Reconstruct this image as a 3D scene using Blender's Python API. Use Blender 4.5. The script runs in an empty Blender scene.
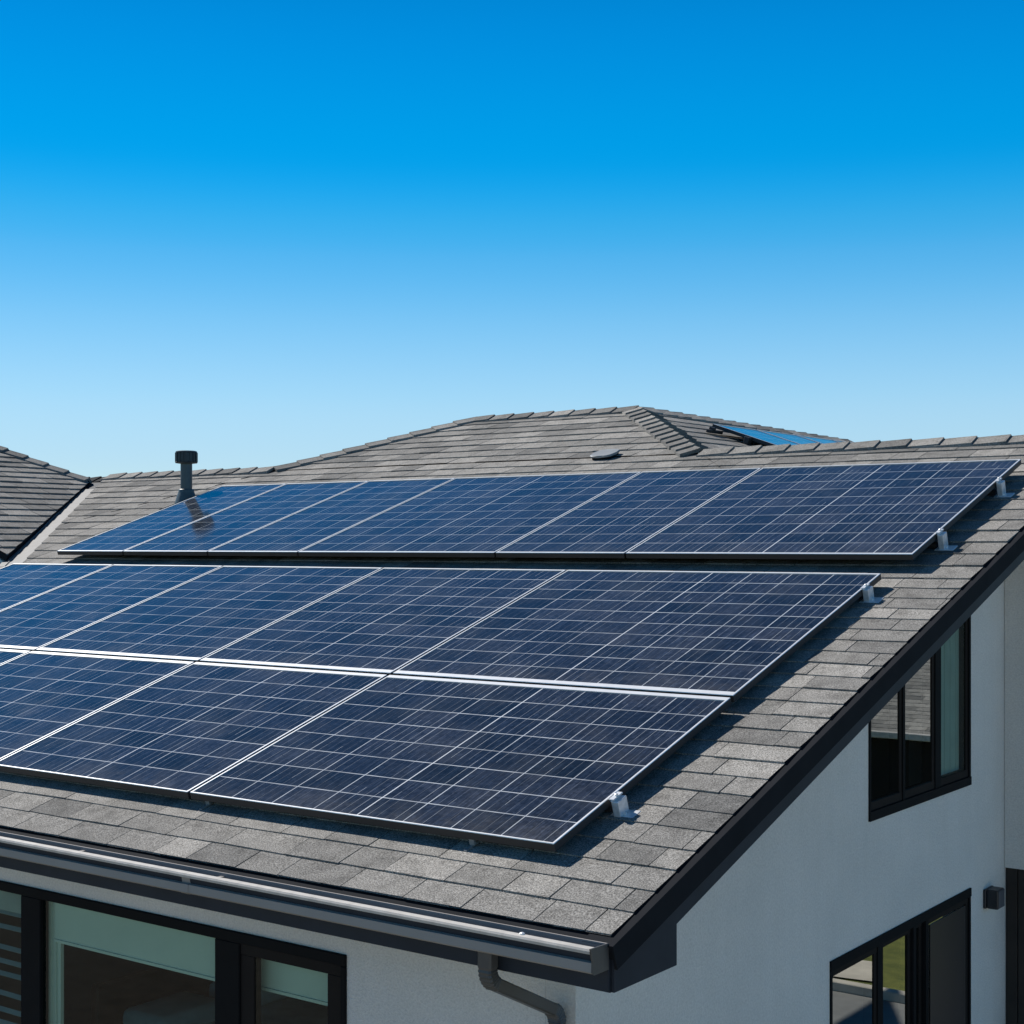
import bpy, bmesh, math, random
from mathutils import Vector, Matrix
random.seed(7)
R = math.radians
SC = bpy.context.scene
COL = SC.collection

# ------------------------------------------------------------------ camera, sky, sun
EZ = 2.75                                   # height of the eave corner of the roof (x = 0, y = 0)
cam = bpy.data.cameras.new('camera')
co = bpy.data.objects.new('camera', cam)
COL.objects.link(co)
co.location = (2.7995, -4.3950, EZ + 1.3738)
co.rotation_euler = (R(90), 0, R(36.2))
cam.sensor_width = 36
cam.lens = 1514 / 1024 * 36
cam.shift_y = 33 / 1024
cam.clip_start = 0.05
cam.clip_end = 5000
SC.camera = co

SUN = Vector((-0.72, 0.09, 0.69)).normalized()
SUN_EL = math.asin(SUN.z)
SUN_AZ = math.atan2(SUN.x, SUN.y)           # clockwise from +Y
world = bpy.data.worlds.new('World')
SC.world = world
world.use_nodes = True
wn, wl = world.node_tree.nodes, world.node_tree.links
wn.clear()
sky = wn.new('ShaderNodeTexSky')
sky.sky_type = 'NISHITA'
sky.sun_disc = False
sky.sun_elevation = SUN_EL
sky.sun_rotation = SUN_AZ
sky.air_density = 1.0
sky.dust_density = 0.0
sky.ozone_density = 1.5
tc = wn.new('ShaderNodeTexCoord')
sx = wn.new('ShaderNodeSeparateXYZ')
rmp = wn.new('ShaderNodeValToRGB')
mul = wn.new('ShaderNodeMixRGB')
mul.blend_type = 'MULTIPLY'
mul.inputs[0].default_value = 1
bg = wn.new('ShaderNodeBackground')
bg.inputs[1].default_value = 0.15
wo = wn.new('ShaderNodeOutputWorld')
wl.new(tc.outputs['Generated'], sx.inputs[0])
wl.new(sx.outputs['Z'], rmp.inputs[0])
wl.new(sky.outputs[0], mul.inputs[1])
wl.new(rmp.outputs[0], mul.inputs[2])
# the blue is evened out round the horizon: a little deeper towards the sun, a little paler away from it
dt = wn.new('ShaderNodeVectorMath')
dt.operation = 'DOT_PRODUCT'
wl.new(tc.outputs['Generated'], dt.inputs[0])
dt.inputs[1].default_value = (SUN.x / math.hypot(SUN.x, SUN.y), SUN.y / math.hypot(SUN.x, SUN.y), 0)
mr = wn.new('ShaderNodeMapRange')
mr.inputs['From Min'].default_value = 0.33
mr.inputs['From Max'].default_value = 1.0
mr.inputs['To Min'].default_value = 1.10
mr.inputs['To Max'].default_value = 0.82
wl.new(dt.outputs['Value'], mr.inputs['Value'])
sc_ = wn.new('ShaderNodeVectorMath')
sc_.operation = 'SCALE'
wl.new(mul.outputs[0], sc_.inputs[0])
wl.new(mr.outputs[0], sc_.inputs['Scale'])
wl.new(sc_.outputs[0], bg.inputs[0])
wl.new(bg.outputs[0], wo.inputs[0])
SKY_TINT = [(0.0000, (0.3840, 0.4952, 0.6656)), (0.0517, (0.3840, 0.4952, 0.6656)), (0.0724, (0.4077, 0.5255, 0.6593)), (0.0966, (0.4231, 0.5589, 0.6680)), (0.1444, (0.2938, 0.5494, 0.6768)), (0.1862, (0.1323, 0.5040, 0.6821)),
            (0.2074, (0.0708, 0.4985, 0.6831)),
            (0.2258, (0.0228, 0.4785, 0.7028)),
            (0.2440, (0.0006, 0.4567, 0.7012)),
            (0.2655, (0.0003, 0.4621, 0.7090)), (0.3028, (0.0007, 0.4286, 0.6968)), (0.3343, (0.0010, 0.4014, 0.6752)), (0.4000, (0.0010, 0.3400, 0.5700)), (0.4800, (0.0700, 0.2700, 0.4400)), (0.6200, (0.1600, 0.2400, 0.3200)),
            (0.8000, (0.1300, 0.1900, 0.2400)), (1.0000, (0.1200, 0.1800, 0.2300))]   # elevation (sine) -> tint of the clear, deep blue air
rmp.color_ramp.interpolation = 'B_SPLINE'
els = rmp.color_ramp.elements
while len(els) < len(SKY_TINT):
    els.new(0.5)
for e, (p, c) in zip(els, SKY_TINT):
    e.position = p
for e, (p, c) in zip(els, SKY_TINT):
    e.color = (*c, 1)

sl = bpy.data.lights.new('sun', 'SUN')
sl.energy = 5.0
sl.angle = R(0.5)
sl.color = (1.0, 0.95, 0.88)
so = bpy.data.objects.new('sun', sl)
COL.objects.link(so)
so.location = (-20, 0, 30)
so.rotation_euler = SUN.to_track_quat('Z', 'Y').to_euler()

SC.view_settings.view_transform = 'Standard'
SC.view_settings.look = 'None'
SC.view_settings.exposure = 0.25
SC.view_settings.gamma = 1
SC.cycles.max_bounces = 8
SC.cycles.transparent_max_bounces = 12

# ------------------------------------------------------------------ materials
def new_mat(name):
    m = bpy.data.materials.new(name)
    m.use_nodes = True
    n = m.node_tree.nodes
    b = n['Principled BSDF']
    return m, n, m.node_tree.links, b

def noise_node(n, l, scale, detail=3, rough=0.55, vec=None):
    t = n.new('ShaderNodeTexNoise')
    t.inputs['Scale'].default_value = scale
    t.inputs['Detail'].default_value = detail
    t.inputs['Roughness'].default_value = rough
    if vec is None:
        c = n.new('ShaderNodeTexCoord')
        vec = c.outputs['Object']
    l.new(vec, t.inputs['Vector'])
    return t

def ramp_node(n, l, fac, stops):
    r = n.new('ShaderNodeValToRGB')
    e = r.color_ramp.elements
    while len(e) < len(stops):
        e.new(0.5)
    for q, (p, c) in zip(e, stops):
        q.position = p
        q.color = (*c, 1) if len(c) == 3 else c
    l.new(fac, r.inputs[0])
    return r

def math_node(n, l, op, a, b=None):
    m = n.new('ShaderNodeMath')
    m.operation = op
    for i, v in enumerate((a, b)):
        if v is None:
            continue
        if isinstance(v, (int, float)):
            m.inputs[i].default_value = v
        else:
            l.new(v, m.inputs[i])
    return m.outputs[0]

def mixc(n, l, fac, a, b, mode='MIX'):
    m = n.new('ShaderNodeMixRGB')
    m.blend_type = mode
    for i, v in zip((0, 1, 2), (fac, a, b)):
        if isinstance(v, (int, float)):
            m.inputs[i].default_value = v
        elif isinstance(v, tuple):
            m.inputs[i].default_value = (*v, 1)
        else:
            l.new(v, m.inputs[i])
    return m.outputs[0]

def bump(n, l, height, strength, dist, b):
    u = n.new('ShaderNodeBump')
    u.inputs['Strength'].default_value = strength
    u.inputs['Distance'].default_value = dist
    l.new(height, u.inputs['Height'])
    l.new(u.outputs[0], b.inputs['Normal'])

def simple(name, col, rough=0.5, metal=0.0, var=0.12, vscale=6, spec=0.5, bstr=0.0, bscale=60):
    m, n, l, b = new_mat(name)
    t = noise_node(n, l, vscale, 4)
    lo = tuple(c * (1 - var) for c in col)
    hi = tuple(min(1, c * (1 + var)) for c in col)
    r = ramp_node(n, l, t.outputs[0], [(0.3, lo), (0.7, hi)])
    l.new(r.outputs[0], b.inputs['Base Color'])
    b.inputs['Roughness'].default_value = rough
    b.inputs['Metallic'].default_value = metal
    b.inputs['Specular IOR Level'].default_value = spec
    if bstr:
        t2 = noise_node(n, l, bscale, 4)
        bump(n, l, t2.outputs[0], bstr, 0.004, b)
    return m

def shingle_mat(name, base, warm):
    m, n, l, b = new_mat(name)
    at = n.new('ShaderNodeAttribute')
    at.attribute_name = 'tone'
    gr = noise_node(n, l, 170, 2, 0.7)                     # mineral granules
    g = ramp_node(n, l, gr.outputs[0], [(0.32, (0.35,) * 3), (0.5, (0.98,) * 3), (0.66, (1.8,) * 3)])
    bl = noise_node(n, l, 9, 4, 0.6)                       # worn patches
    w = ramp_node(n, l, bl.outputs[0], [(0.3, (0.70,) * 3), (0.5, (1.0,) * 3), (0.7, (1.12,) * 3)])
    st = noise_node(n, l, 26, 5, 0.7)                      # pale scuffs
    sc_ = ramp_node(n, l, st.outputs[0], [(0.62, (1, 1, 1)), (0.78, (1.35, 1.33, 1.30))])
    c = mixc(n, l, at.outputs['Fac'], base, warm)
    c = mixc(n, l, 1, c, g.outputs[0], 'MULTIPLY')
    c = mixc(n, l, 1, c, w.outputs[0], 'MULTIPLY')
    c = mixc(n, l, 1, c, sc_.outputs[0], 'MULTIPLY')
    l.new(c, b.inputs['Base Color'])
    b.inputs['Roughness'].default_value = 0.95
    b.inputs['Specular IOR Level'].default_value = 0.2
    bump(n, l, gr.outputs[0], 0.7, 0.003, b)
    return m

def stucco_mat():
    m, n, l, b = new_mat('white stucco')
    a = noise_node(n, l, 95, 4, 0.65)
    d = noise_node(n, l, 1.3, 5, 0.6)
    r = ramp_node(n, l, d.outputs[0], [(0.3, (0.71, 0.69, 0.655)), (0.7, (0.80, 0.775, 0.735))])
    f = ramp_node(n, l, a.outputs[0], [(0.3, (0.84,) * 3), (0.7, (1.06,) * 3)])
    mp = n.new('ShaderNodeMapping')
    mp.inputs['Scale'].default_value = (9, 9, 0.5)
    tq = n.new('ShaderNodeTexCoord')
    l.new(tq.outputs['Object'], mp.inputs[0])
    k_ = noise_node(n, l, 1.0, 5, 0.65, mp.outputs[0])
    kr = ramp_node(n, l, k_.outputs[0], [(0.36, (0.975, 0.973, 0.968)), (0.6, (1, 1, 1))])
    c = mixc(n, l, 1, r.outputs[0], f.outputs[0], 'MULTIPLY')
    c = mixc(n, l, 1, c, kr.outputs[0], 'MULTIPLY')
    l.new(c, b.inputs['Base Color'])
    b.inputs['Roughness'].default_value = 0.9
    bump(n, l, a.outputs[0], 1.0, 0.006, b)
    return m

def cell_mat():
    """Blue polycrystalline cells behind glass; UV is counted in cells, attributes carry the cell size."""
    m, n, l, b = new_mat('solar cells')
    uv = n.new('ShaderNodeUVMap')
    uv.uv_map = 'cells'
    s = n.new('ShaderNodeSeparateXYZ')
    l.new(uv.outputs[0], s.inputs[0])
    U, V = s.outputs['X'], s.outputs['Y']
    def attr(nm):
        a = n.new('ShaderNodeAttribute')
        a.attribute_type = 'OBJECT'
        a.attribute_name = nm
        return a.outputs['Fac']
    cw, ch, half = attr('cell_width'), attr('cell_height'), attr('half_columns')
    def dist(v, k=1.0):                                    # distance to the nearest line, in cells
        a = math_node(n, l, 'MULTIPLY', v, k) if k != 1 else v
        a = math_node(n, l, 'ADD', a, 0.5)
        f = math_node(n, l, 'FRACT', a)
        f = math_node(n, l, 'SUBTRACT', f, 0.5)
        return math_node(n, l, 'ABSOLUTE', f)
    def line(dm, hw):
        return math_node(n, l, 'LESS_THAN', dm, hw)
    gu = line(math_node(n, l, 'MULTIPLY', dist(U), cw), 0.0026)
    gv = line(math_node(n, l, 'MULTIPLY', dist(V), ch), 0.0031)
    mid = math_node(n, l, 'ABSOLUTE', math_node(n, l, 'SUBTRACT', U, half))
    mid = line(math_node(n, l, 'MULTIPLY', mid, cw), 0.0034)
    bb = line(math_node(n, l, 'MULTIPLY', math_node(n, l, 'DIVIDE', dist(U, 5.0), 5.0), cw), 0.0011)
    oi = n.new('ShaderNodeObjectInfo')
    def per_line(k, seed):                                 # every drawn line has its own strength
        cb = n.new('ShaderNodeCombineXYZ')
        l.new(math_node(n, l, 'FLOOR', math_node(n, l, 'ADD', math_node(n, l, 'MULTIPLY', U, k), 0.5)), cb.inputs[0])
        l.new(math_node(n, l, 'FLOOR', math_node(n, l, 'ADD', math_node(n, l, 'MULTIPLY', V, 0.5), seed)), cb.inputs[1])
        l.new(math_node(n, l, 'MULTIPLY', oi.outputs['Random'], 37), cb.inputs[2])
        w_ = n.new('ShaderNodeTexWhiteNoise')
        l.new(cb.outputs[0], w_.inputs['Vector'])
        return w_.outputs['Value']
    bbv = math_node(n, l, 'ADD', math_node(n, l, 'MULTIPLY', math_node(n, l, 'POWER', per_line(5.0, 0.3), 2.0), 0.9), 0.12)
    guv = math_node(n, l, 'ADD', math_node(n, l, 'MULTIPLY', per_line(1.0, 0.7), 0.5), 0.5)
    fl = n.new('ShaderNodeCombineXYZ')
    l.new(math_node(n, l, 'FLOOR', U), fl.inputs[0])
    l.new(math_node(n, l, 'FLOOR', V), fl.inputs[1])
    l.new(math_node(n, l, 'MULTIPLY', oi.outputs['Random'], 50), fl.inputs[2])
    wn_ = n.new('ShaderNodeTexWhiteNoise')
    l.new(fl.outputs[0], wn_.inputs['Vector'])
    r1 = ramp_node(n, l, wn_.outputs['Value'], [(0, (0.007, 0.011, 0.018)), (0.5, (0.012, 0.017, 0.029)), (1, (0.019, 0.024, 0.037))])
    vo = n.new('ShaderNodeTexVoronoi')                     # crystal grains
    vo.inputs['Scale'].default_value = 55
    tc_ = n.new('ShaderNodeTexCoord')
    l.new(tc_.outputs['Object'], vo.inputs['Vector'])
    gs = n.new('ShaderNodeSeparateXYZ')
    l.new(vo.outputs['Color'], gs.inputs[0])
    r2 = ramp_node(n, l, gs.outputs[0], [(0, (0.7,) * 3), (1, (1.45,) * 3)])
    c = mixc(n, l, 1, r1.outputs[0], r2.outputs[0], 'MULTIPLY')
    sv = n.new('ShaderNodeCombineXYZ')                     # drawn streaks along the strings
    l.new(math_node(n, l, 'MULTIPLY', U, 26.0), sv.inputs[0])
    l.new(math_node(n, l, 'MULTIPLY', V, 1.3), sv.inputs[1])
    l.new(math_node(n, l, 'MULTIPLY', oi.outputs['Random'], 90), sv.inputs[2])
    sn = noise_node(n, l, 1.0, 3, 0.6, sv.outputs[0])
    r3 = ramp_node(n, l, sn.outputs[0], [(0.32, (0.55,) * 3), (0.5, (0.95,) * 3), (0.7, (2.0,) * 3)])
    c = mixc(n, l, 1, c, r3.outputs[0], 'MULTIPLY')
    # fine fingers across the cell lighten it a little
    c = mixc(n, l, math_node(n, l, 'MULTIPLY', bb, bbv), c, (0.42, 0.45, 0.48))
    gn = noise_node(n, l, 5, 4, 0.6)
    gvv = ramp_node(n, l, gn.outputs[0], [(0.3, (0.35,) * 3), (0.65, (1, 1, 1))])
    grid = math_node(n, l, 'MAXIMUM', math_node(n, l, 'MULTIPLY', gu, guv), math_node(n, l, 'MULTIPLY', gv, gvv.outputs[0]))
    c = mixc(n, l, math_node(n, l, 'MULTIPLY', grid, 0.9), c, (0.62, 0.66, 0.70))
    c = mixc(n, l, math_node(n, l, 'MULTIPLY', mid, 0.85), c, (0.70, 0.73, 0.76))
    # dust film with a shape of its own
    du = noise_node(n, l, 2.2, 6, 0.65)
    dr = ramp_node(n, l, du.outputs[0], [(0.45, (0, 0, 0)), (0.85, (0.12,) * 3)])
    c = mixc(n, l, dr.outputs[0], c, (0.35, 0.33, 0.30))
    low = n.new('ShaderNodeMapRange')
    low.inputs['From Min'].default_value = 0.0
    low.inputs['From Max'].default_value = 0.22
    low.inputs['To Min'].default_value = 0.55
    low.inputs['To Max'].default_value = 0.0
    l.new(math_node(n, l, 'MULTIPLY', V, ch), low.inputs['Value'])
    ln_ = noise_node(n, l, 14, 5, 0.7)
    lf = math_node(n, l, 'MULTIPLY', low.outputs[0], math_node(n, l, 'POWER', ln_.outputs[0], 3.0))
    c = mixc(n, l, lf, c, (0.30, 0.28, 0.25))
    l.new(c, b.inputs['Base Color'])
    rr = ramp_node(n, l, du.outputs[0], [(0.35, (0.07,) * 3), (0.8, (0.20,) * 3)])
    l.new(rr.outputs[0], b.inputs['Roughness'])
    b.inputs['Roughness'].default_value = 0.10
    b.inputs['IOR'].default_value = 1.40
    wv = noise_node(n, l, 7, 2, 0.5)
    bump(n, l, wv.outputs[0], 0.03, 0.01, b)
    return m

def glass_mat(name, tint, refl=1.0, wave=0.0):
    m, n, l, b = new_mat(name)
    n.remove(b)
    out = n['Material Output']
    tr = n.new('ShaderNodeBsdfTransparent')
    tr.inputs[0].default_value = (*tint, 1)
    gl = n.new('ShaderNodeBsdfGlossy')
    gl.inputs['Roughness'].default_value = 0.0
    gl.inputs['Color'].default_value = (0.93, 0.97, 0.95, 1)
    ge = n.new('ShaderNodeNewGeometry')
    dt = n.new('ShaderNodeVectorMath')
    dt.operation = 'DOT_PRODUCT'
    l.new(ge.outputs['Normal'], dt.inputs[0])
    l.new(ge.outputs['Incoming'], dt.inputs[1])
    cs = math_node(n, l, 'SUBTRACT', 1.0, math_node(n, l, 'ABSOLUTE', dt.outputs['Value']))
    fr = math_node(n, l, 'ADD', math_node(n, l, 'MULTIPLY', math_node(n, l, 'POWER', cs, 5.0), 0.92), 0.08)
    f = math_node(n, l, 'MINIMUM', math_node(n, l, 'MULTIPLY', fr, refl), 1.0)
    mx = n.new('ShaderNodeMixShader')
    l.new(f, mx.inputs[0])
    l.new(tr.outputs[0], mx.inputs[1])
    l.new(gl.outputs[0], mx.inputs[2])
    l.new(mx.outputs[0], out.inputs[0])
    if wave:
        t = noise_node(n, l, 1.6, 1, 0.4)
        u = n.new('ShaderNodeBump')
        u.inputs['Strength'].default_value = wave
        u.inputs['Distance'].default_value = 0.02
        l.new(t.outputs[0], u.inputs['Height'])
        l.new(u.outputs[0], gl.inputs['Normal'])
    return m

def grass_mat():
    m, n, l, b = new_mat('lawn grass')
    a = noise_node(n, l, 2.0, 6, 0.7)
    d = noise_node(n, l, 60, 4, 0.7)
    r = ramp_node(n, l, a.outputs[0], [(0.3, (0.075, 0.10, 0.018)), (0.7, (0.25, 0.26, 0.055))])
    f = ramp_node(n, l, d.outputs[0], [(0.3, (0.5,) * 3), (0.7, (1.25,) * 3)])
    l.new(mixc(n, l, 1, r.outputs[0], f.outputs[0], 'MULTIPLY'), b.inputs['Base Color'])
    b.inputs['Roughness'].default_value = 0.95
    bump(n, l, d.outputs[0], 1.0, 0.03, b)
    return m

M = dict(
    shingle=shingle_mat('asphalt shingle', (0.138, 0.136, 0.131), (0.300, 0.288, 0.268)),
    underlay=simple('roof underlay', (0.018, 0.018, 0.019), 0.9),
    charcoal=simple('charcoal painted board and gutter shade', (0.029, 0.035, 0.046), 0.6, spec=0.15, bstr=0.05, bscale=30),
    drip=simple('dark drip edge metal', (0.014, 0.016, 0.020), 0.85, spec=0.08),
    gutter=simple('bronze grey gutter metal', (0.28, 0.265, 0.25), 0.5, 0.0, var=0.06, vscale=3),
    pipe=simple('dark grey downspout metal', (0.070, 0.070, 0.070), 0.45),
    gutterrim=simple('pale gutter rim', (0.46, 0.44, 0.41), 0.55, 0.0, var=0.15, vscale=18),
    stucco=stucco_mat(),
    silver=simple('anodised aluminium', (0.78, 0.79, 0.80), 0.38, 0.35, var=0.05, vscale=20),
    blackframe=simple('black frame side', (0.022, 0.022, 0.024), 0.5),
    galv=simple('galvanised steel', (0.78, 0.80, 0.82), 0.35, 0.4, var=0.15, vscale=40),
    flashing=simple('valley flashing metal', (0.20, 0.20, 0.197), 0.7, 0.0, var=0.12, vscale=12),
    cells=cell_mat(),
    frame=simple('bronze black window frame', (0.009, 0.0095, 0.011), 0.7, spec=0.08),
    sash=simple('dark brown sash', (0.020, 0.017, 0.016), 0.7, spec=0.08),
    glass=glass_mat('green tinted glass', (0.68, 0.81, 0.74), 0.36, 0.004),
    gableglass=glass_mat('reflective glass', (0.40, 0.50, 0.48), 3.0, 0.010),
    blind=simple('pale roller blind', (0.62, 0.68, 0.63), 0.85, var=0.04, vscale=4),
    curtain=simple('pale curtain', (0.34, 0.38, 0.38), 0.9, var=0.08),
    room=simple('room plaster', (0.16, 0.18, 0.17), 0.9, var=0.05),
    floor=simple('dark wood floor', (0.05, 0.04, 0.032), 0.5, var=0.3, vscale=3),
    linen=simple('white linen', (0.75, 0.76, 0.75), 0.9, bstr=0.4, bscale=8),
    darkwood=simple('dark stained timber', (0.016, 0.011, 0.009), 0.55, var=0.4, vscale=5),
    plastic=simple('grey green vent plastic', (0.062, 0.090, 0.100), 0.42, var=0.1, vscale=14),
    darkplastic=simple('dark vent cap plastic', (0.030, 0.042, 0.047), 0.45, var=0.15, vscale=20),
    ventmetal=simple('grey vent metal', (0.26, 0.28, 0.29), 0.5, 0.3),
    lampblack=simple('black lamp metal', (0.012, 0.014, 0.020), 0.4),
    lampgrey=simple('grey lamp face', (0.075, 0.080, 0.095), 0.45),
    grass=grass_mat(),
    concrete=simple('pale concrete', (0.50, 0.455, 0.385), 0.9, var=0.15, vscale=3, bstr=0.2),
    bounce=simple('added warm bounce ground', (0.25, 0.215, 0.175), 0.9, var=0.2, vscale=4, bstr=0.2),
    paving=simple('grey paving', (0.20, 0.20, 0.195), 0.9, var=0.15, vscale=3, bstr=0.2),
    lime=simple('lens', (0.7, 0.7, 0.66), 0.4),
)

# ------------------------------------------------------------------ helpers
def obj(name, bm, mats, parent=None, mat_world=None, smooth=False, recalc=True):
    if recalc:
        bmesh.ops.recalc_face_normals(bm, faces=bm.faces[:])
    me = bpy.data.meshes.new(name)
    bm.to_mesh(me)
    bm.free()
    if not isinstance(mats, (list, tuple)):
        mats = [mats]
    for m in mats:
        me.materials.append(m)
    if smooth:
        for p in me.polygons:
            p.use_smooth = True
    o = bpy.data.objects.new(name, me)
    COL.objects.link(o)
    if parent:
        o.parent = parent
    if mat_world is not None:
        o.matrix_local = mat_world
    return o

def empty(name, label, cat, matrix=None, group=None):
    o = bpy.data.objects.new(name, None)
    o.empty_display_size = 0.2
    COL.objects.link(o)
    if matrix is not None:
        o.matrix_world = matrix
    o['label'] = label
    o['category'] = cat
    if group:
        o['group'] = group
    return o

def box(bm, x0, x1, y0, y1, z0, z1, mi=0):
    v = [bm.verts.new(p) for p in ((x0, y0, z0), (x1, y0, z0), (x1, y1, z0), (x0, y1, z0),
                                   (x0, y0, z1), (x1, y0, z1), (x1, y1, z1), (x0, y1, z1))]
    fs = []
    for q in ((3, 2, 1, 0), (4, 5, 6, 7), (0, 1, 5, 4), (1, 2, 6, 5), (2, 3, 7, 6), (3, 0, 4, 7)):
        f = bm.faces.new([v[i] for i in q])
        f.material_index = mi
        fs.append(f)
    return fs

def bevel_all(bm, w, seg=1):
    bmesh.ops.bevel(bm, geom=bm.edges[:], offset=w, segments=seg, affect='EDGES', profile=0.5, clamp_overlap=True)

def boxes(lst, bev=0.0):
    bm = bmesh.new()
    for b in lst:
        box(bm, *b)
    if bev:
        bevel_all(bm, bev)
    return bm

def prism(bm, pts, vec, mi=0):
    """closed prism: polygon pts swept along vec"""
    a = [bm.verts.new(p) for p in pts]
    b = [bm.verts.new(Vector(p) + Vector(vec)) for p in pts]
    k = len(pts)
    fs = [bm.faces.new(a[::-1]), bm.faces.new(b)]
    for i in range(k):
        fs.append(bm.faces.new((a[i], a[(i + 1) % k], b[(i + 1) % k], b[i])))
    for f in fs:
        f.material_index = mi
    return fs

def holed(outer, holes, vec):
    """flat polygon with holes, given thickness vec"""
    bm = bmesh.new()
    edges = []
    for loop in [outer] + holes:
        vs = [bm.verts.new(p) for p in loop]
        edges += [bm.edges.new((vs[i], vs[(i + 1) % len(vs)])) for i in range(len(vs))]
    bmesh.ops.triangle_fill(bm, use_beauty=True, edges=edges)
    r = bmesh.ops.extrude_face_region(bm, geom=bm.faces[:])
    bmesh.ops.translate(bm, verts=[g for g in r['geom'] if isinstance(g, bmesh.types.BMVert)], vec=vec)
    return bm

def lathe(bm, prof, seg=24, centre=(0, 0), mi=0):
    rings = []
    for r, z in prof:
        rings.append([bm.verts.new((centre[0] + r * math.cos(2 * math.pi * i / seg), centre[1] + r * math.sin(2 * math.pi * i / seg), z)) for i in range(seg)])
    for a, b in zip(rings, rings[1:]):
        for i in range(seg):
            f = bm.faces.new((a[i], a[(i + 1) % seg], b[(i + 1) % seg], b[i]))
            f.material_index = mi
    bm.faces.new(rings[0][::-1])
    bm.faces.new(rings[-1])

PITCH = R(18.0)
CP, SP, TP = math.cos(PITCH), math.sin(PITCH), math.tan(PITCH)
def frame_of(O, U, V):
    U = Vector(U).normalized(); V = Vector(V).normalized(); N = U.cross(V)
    m = Matrix((U, V, N)).transposed().to_4x4()
    m.translation = Vector(O)
    return m
MAIN = frame_of((0, 0, EZ), (1, 0, 0), (0, CP, SP))      # local x along the eave, y up the slope, z off the roof
def rp(x, s, h=0.0):
    return MAIN @ Vector((x, s, h))

def cut(bm, poly):
    """keep what lies inside the convex polygon poly (counter-clockwise in local x, y)"""
    k = len(poly)
    for i in range(k):
        (ax, ay), (bx, by) = poly[i], poly[(i + 1) % k]
        no = Vector((by - ay, -(bx - ax), 0))
        bmesh.ops.bisect_plane(bm, geom=bm.verts[:] + bm.edges[:] + bm.faces[:], plane_co=(ax, ay, 0), plane_no=no, clear_outer=True)

def shingles(poly, v0=-0.03, expo=0.157, wmin=0.21, wmax=0.38, lift=0.0022, thick=0.0042, seed=1):
    """overlapping asphalt tabs in courses, cut to a polygon (local x, y)"""
    rnd = random.Random(seed)
    bm = bmesh.new()
    tone = bm.faces.layers.float.new('tone')
    x0 = min(p[0] for p in poly) - 0.3; x1 = max(p[0] for p in poly) + 0.3
    y0 = min(p[1] for p in poly); y1 = max(p[1] for p in poly)
    k0 = int(math.floor((y0 - v0) / expo)) - 1
    k1 = int(math.ceil((y1 - v0) / expo)) + 1
    for k in range(k0, k1):
        ya = v0 + k * expo
        yb = ya + expo + 0.012
        x = x0 - rnd.random() * wmax
        while x < x1:
            w = rnd.uniform(wmin, wmax)
            t = thick * rnd.uniform(0.8, 1.25) + (0.0022 if rnd.random() < 0.3 else 0)
            g = rnd.uniform(0.0018, 0.0036)
            tn = min(1, max(0, rnd.gauss(0.5, 0.27)))
            j0, j1 = rnd.uniform(-0.004, 0.004), rnd.uniform(-0.004, 0.004)
            xa, xb = x + g, x + w - g
            h0, h1 = lift + t, lift * 0.4
            p = [bm.verts.new(q) for q in ((xa, ya + j0, h0), (xb, ya + j1, h0), (xb, yb, h1), (xa, yb, h1),
                                           (xa, ya + j0, 0.0), (xb, ya + j1, 0.0), (xb, yb, -0.004), (xa, yb, -0.004))]
            for q in ((0, 1, 2, 3), (4, 5, 1, 0), (5, 6, 2, 1), (7, 4, 0, 3)):
                f = bm.faces.new([p[i] for i in q])
                f[tone] = tn
            x += w
    cut(bm, poly)
    # the felt below
    f = bm.faces.new([bm.verts.new((px, py, -0.0025)) for px, py in poly])
    f.material_index = 1
    return bm

def ridge_caps(P, Q, w1, w2, seed=1, width=0.125, expo=0.265, th=0.017, lift=0.014):
    """cap shingles bent over the line P -> Q; w1 and w2 point down the two slopes"""
    rnd = random.Random(seed)
    P, Q, w1, w2 = Vector(P), Vector(Q), Vector(w1).normalized(), Vector(w2).normalized()
    d = (Q - P)
    L = d.length
    d.normalize()
    up = -(w1 + w2)
    up = Vector((0, 0, 1)) if up.length < 1e-4 else up.normalized()
    if up.z < 0:
        up = -up
    bm = bmesh.new()
    tone = bm.faces.layers.float.new('tone')
    k = int(math.ceil(L / expo))
    e = L / k
    for i in range(k):
        a = P + d * (i * e)
        b = a + d * (e * 1.12)
        tn = min(1, max(0, rnd.gauss(0.5, 0.3)))
        wj = width * rnd.uniform(0.95, 1.05)
        secs = []
        for pt, hh in ((a, lift + th * 0.85), (b, lift)):
            top = [pt + w1 * wj + up * hh, pt + w1 * 0.02 + up * (hh + 0.012), pt + up * (hh + 0.018), pt + w2 * 0.02 + up * (hh + 0.012), pt + w2 * wj + up * hh]
            bot = [q - up * (th + 0.01) for q in top]
            secs.append(([bm.verts.new(q) for q in top], [bm.verts.new(q) for q in bot]))
        (ta, ba), (tb, bb) = secs
        fs = []
        for j in range(4):
            fs.append(bm.faces.new((ta[j], ta[j + 1], tb[j + 1], tb[j])))
            fs.append(bm.faces.new((ba[j + 1], ba[j], bb[j], bb[j + 1])))
            fs.append(bm.faces.new((ba[j], ba[j + 1], ta[j + 1], ta[j])))
            fs.append(bm.faces.new((tb[j], tb[j + 1], bb[j + 1], bb[j])))
        fs.append(bm.faces.new((ta[0], tb[0], bb[0], ba[0])))
        fs.append(bm.faces.new((tb[4], ta[4], ba[4], bb[4])))
        for f in fs:
            f[tone] = tn
    return bm

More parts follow.
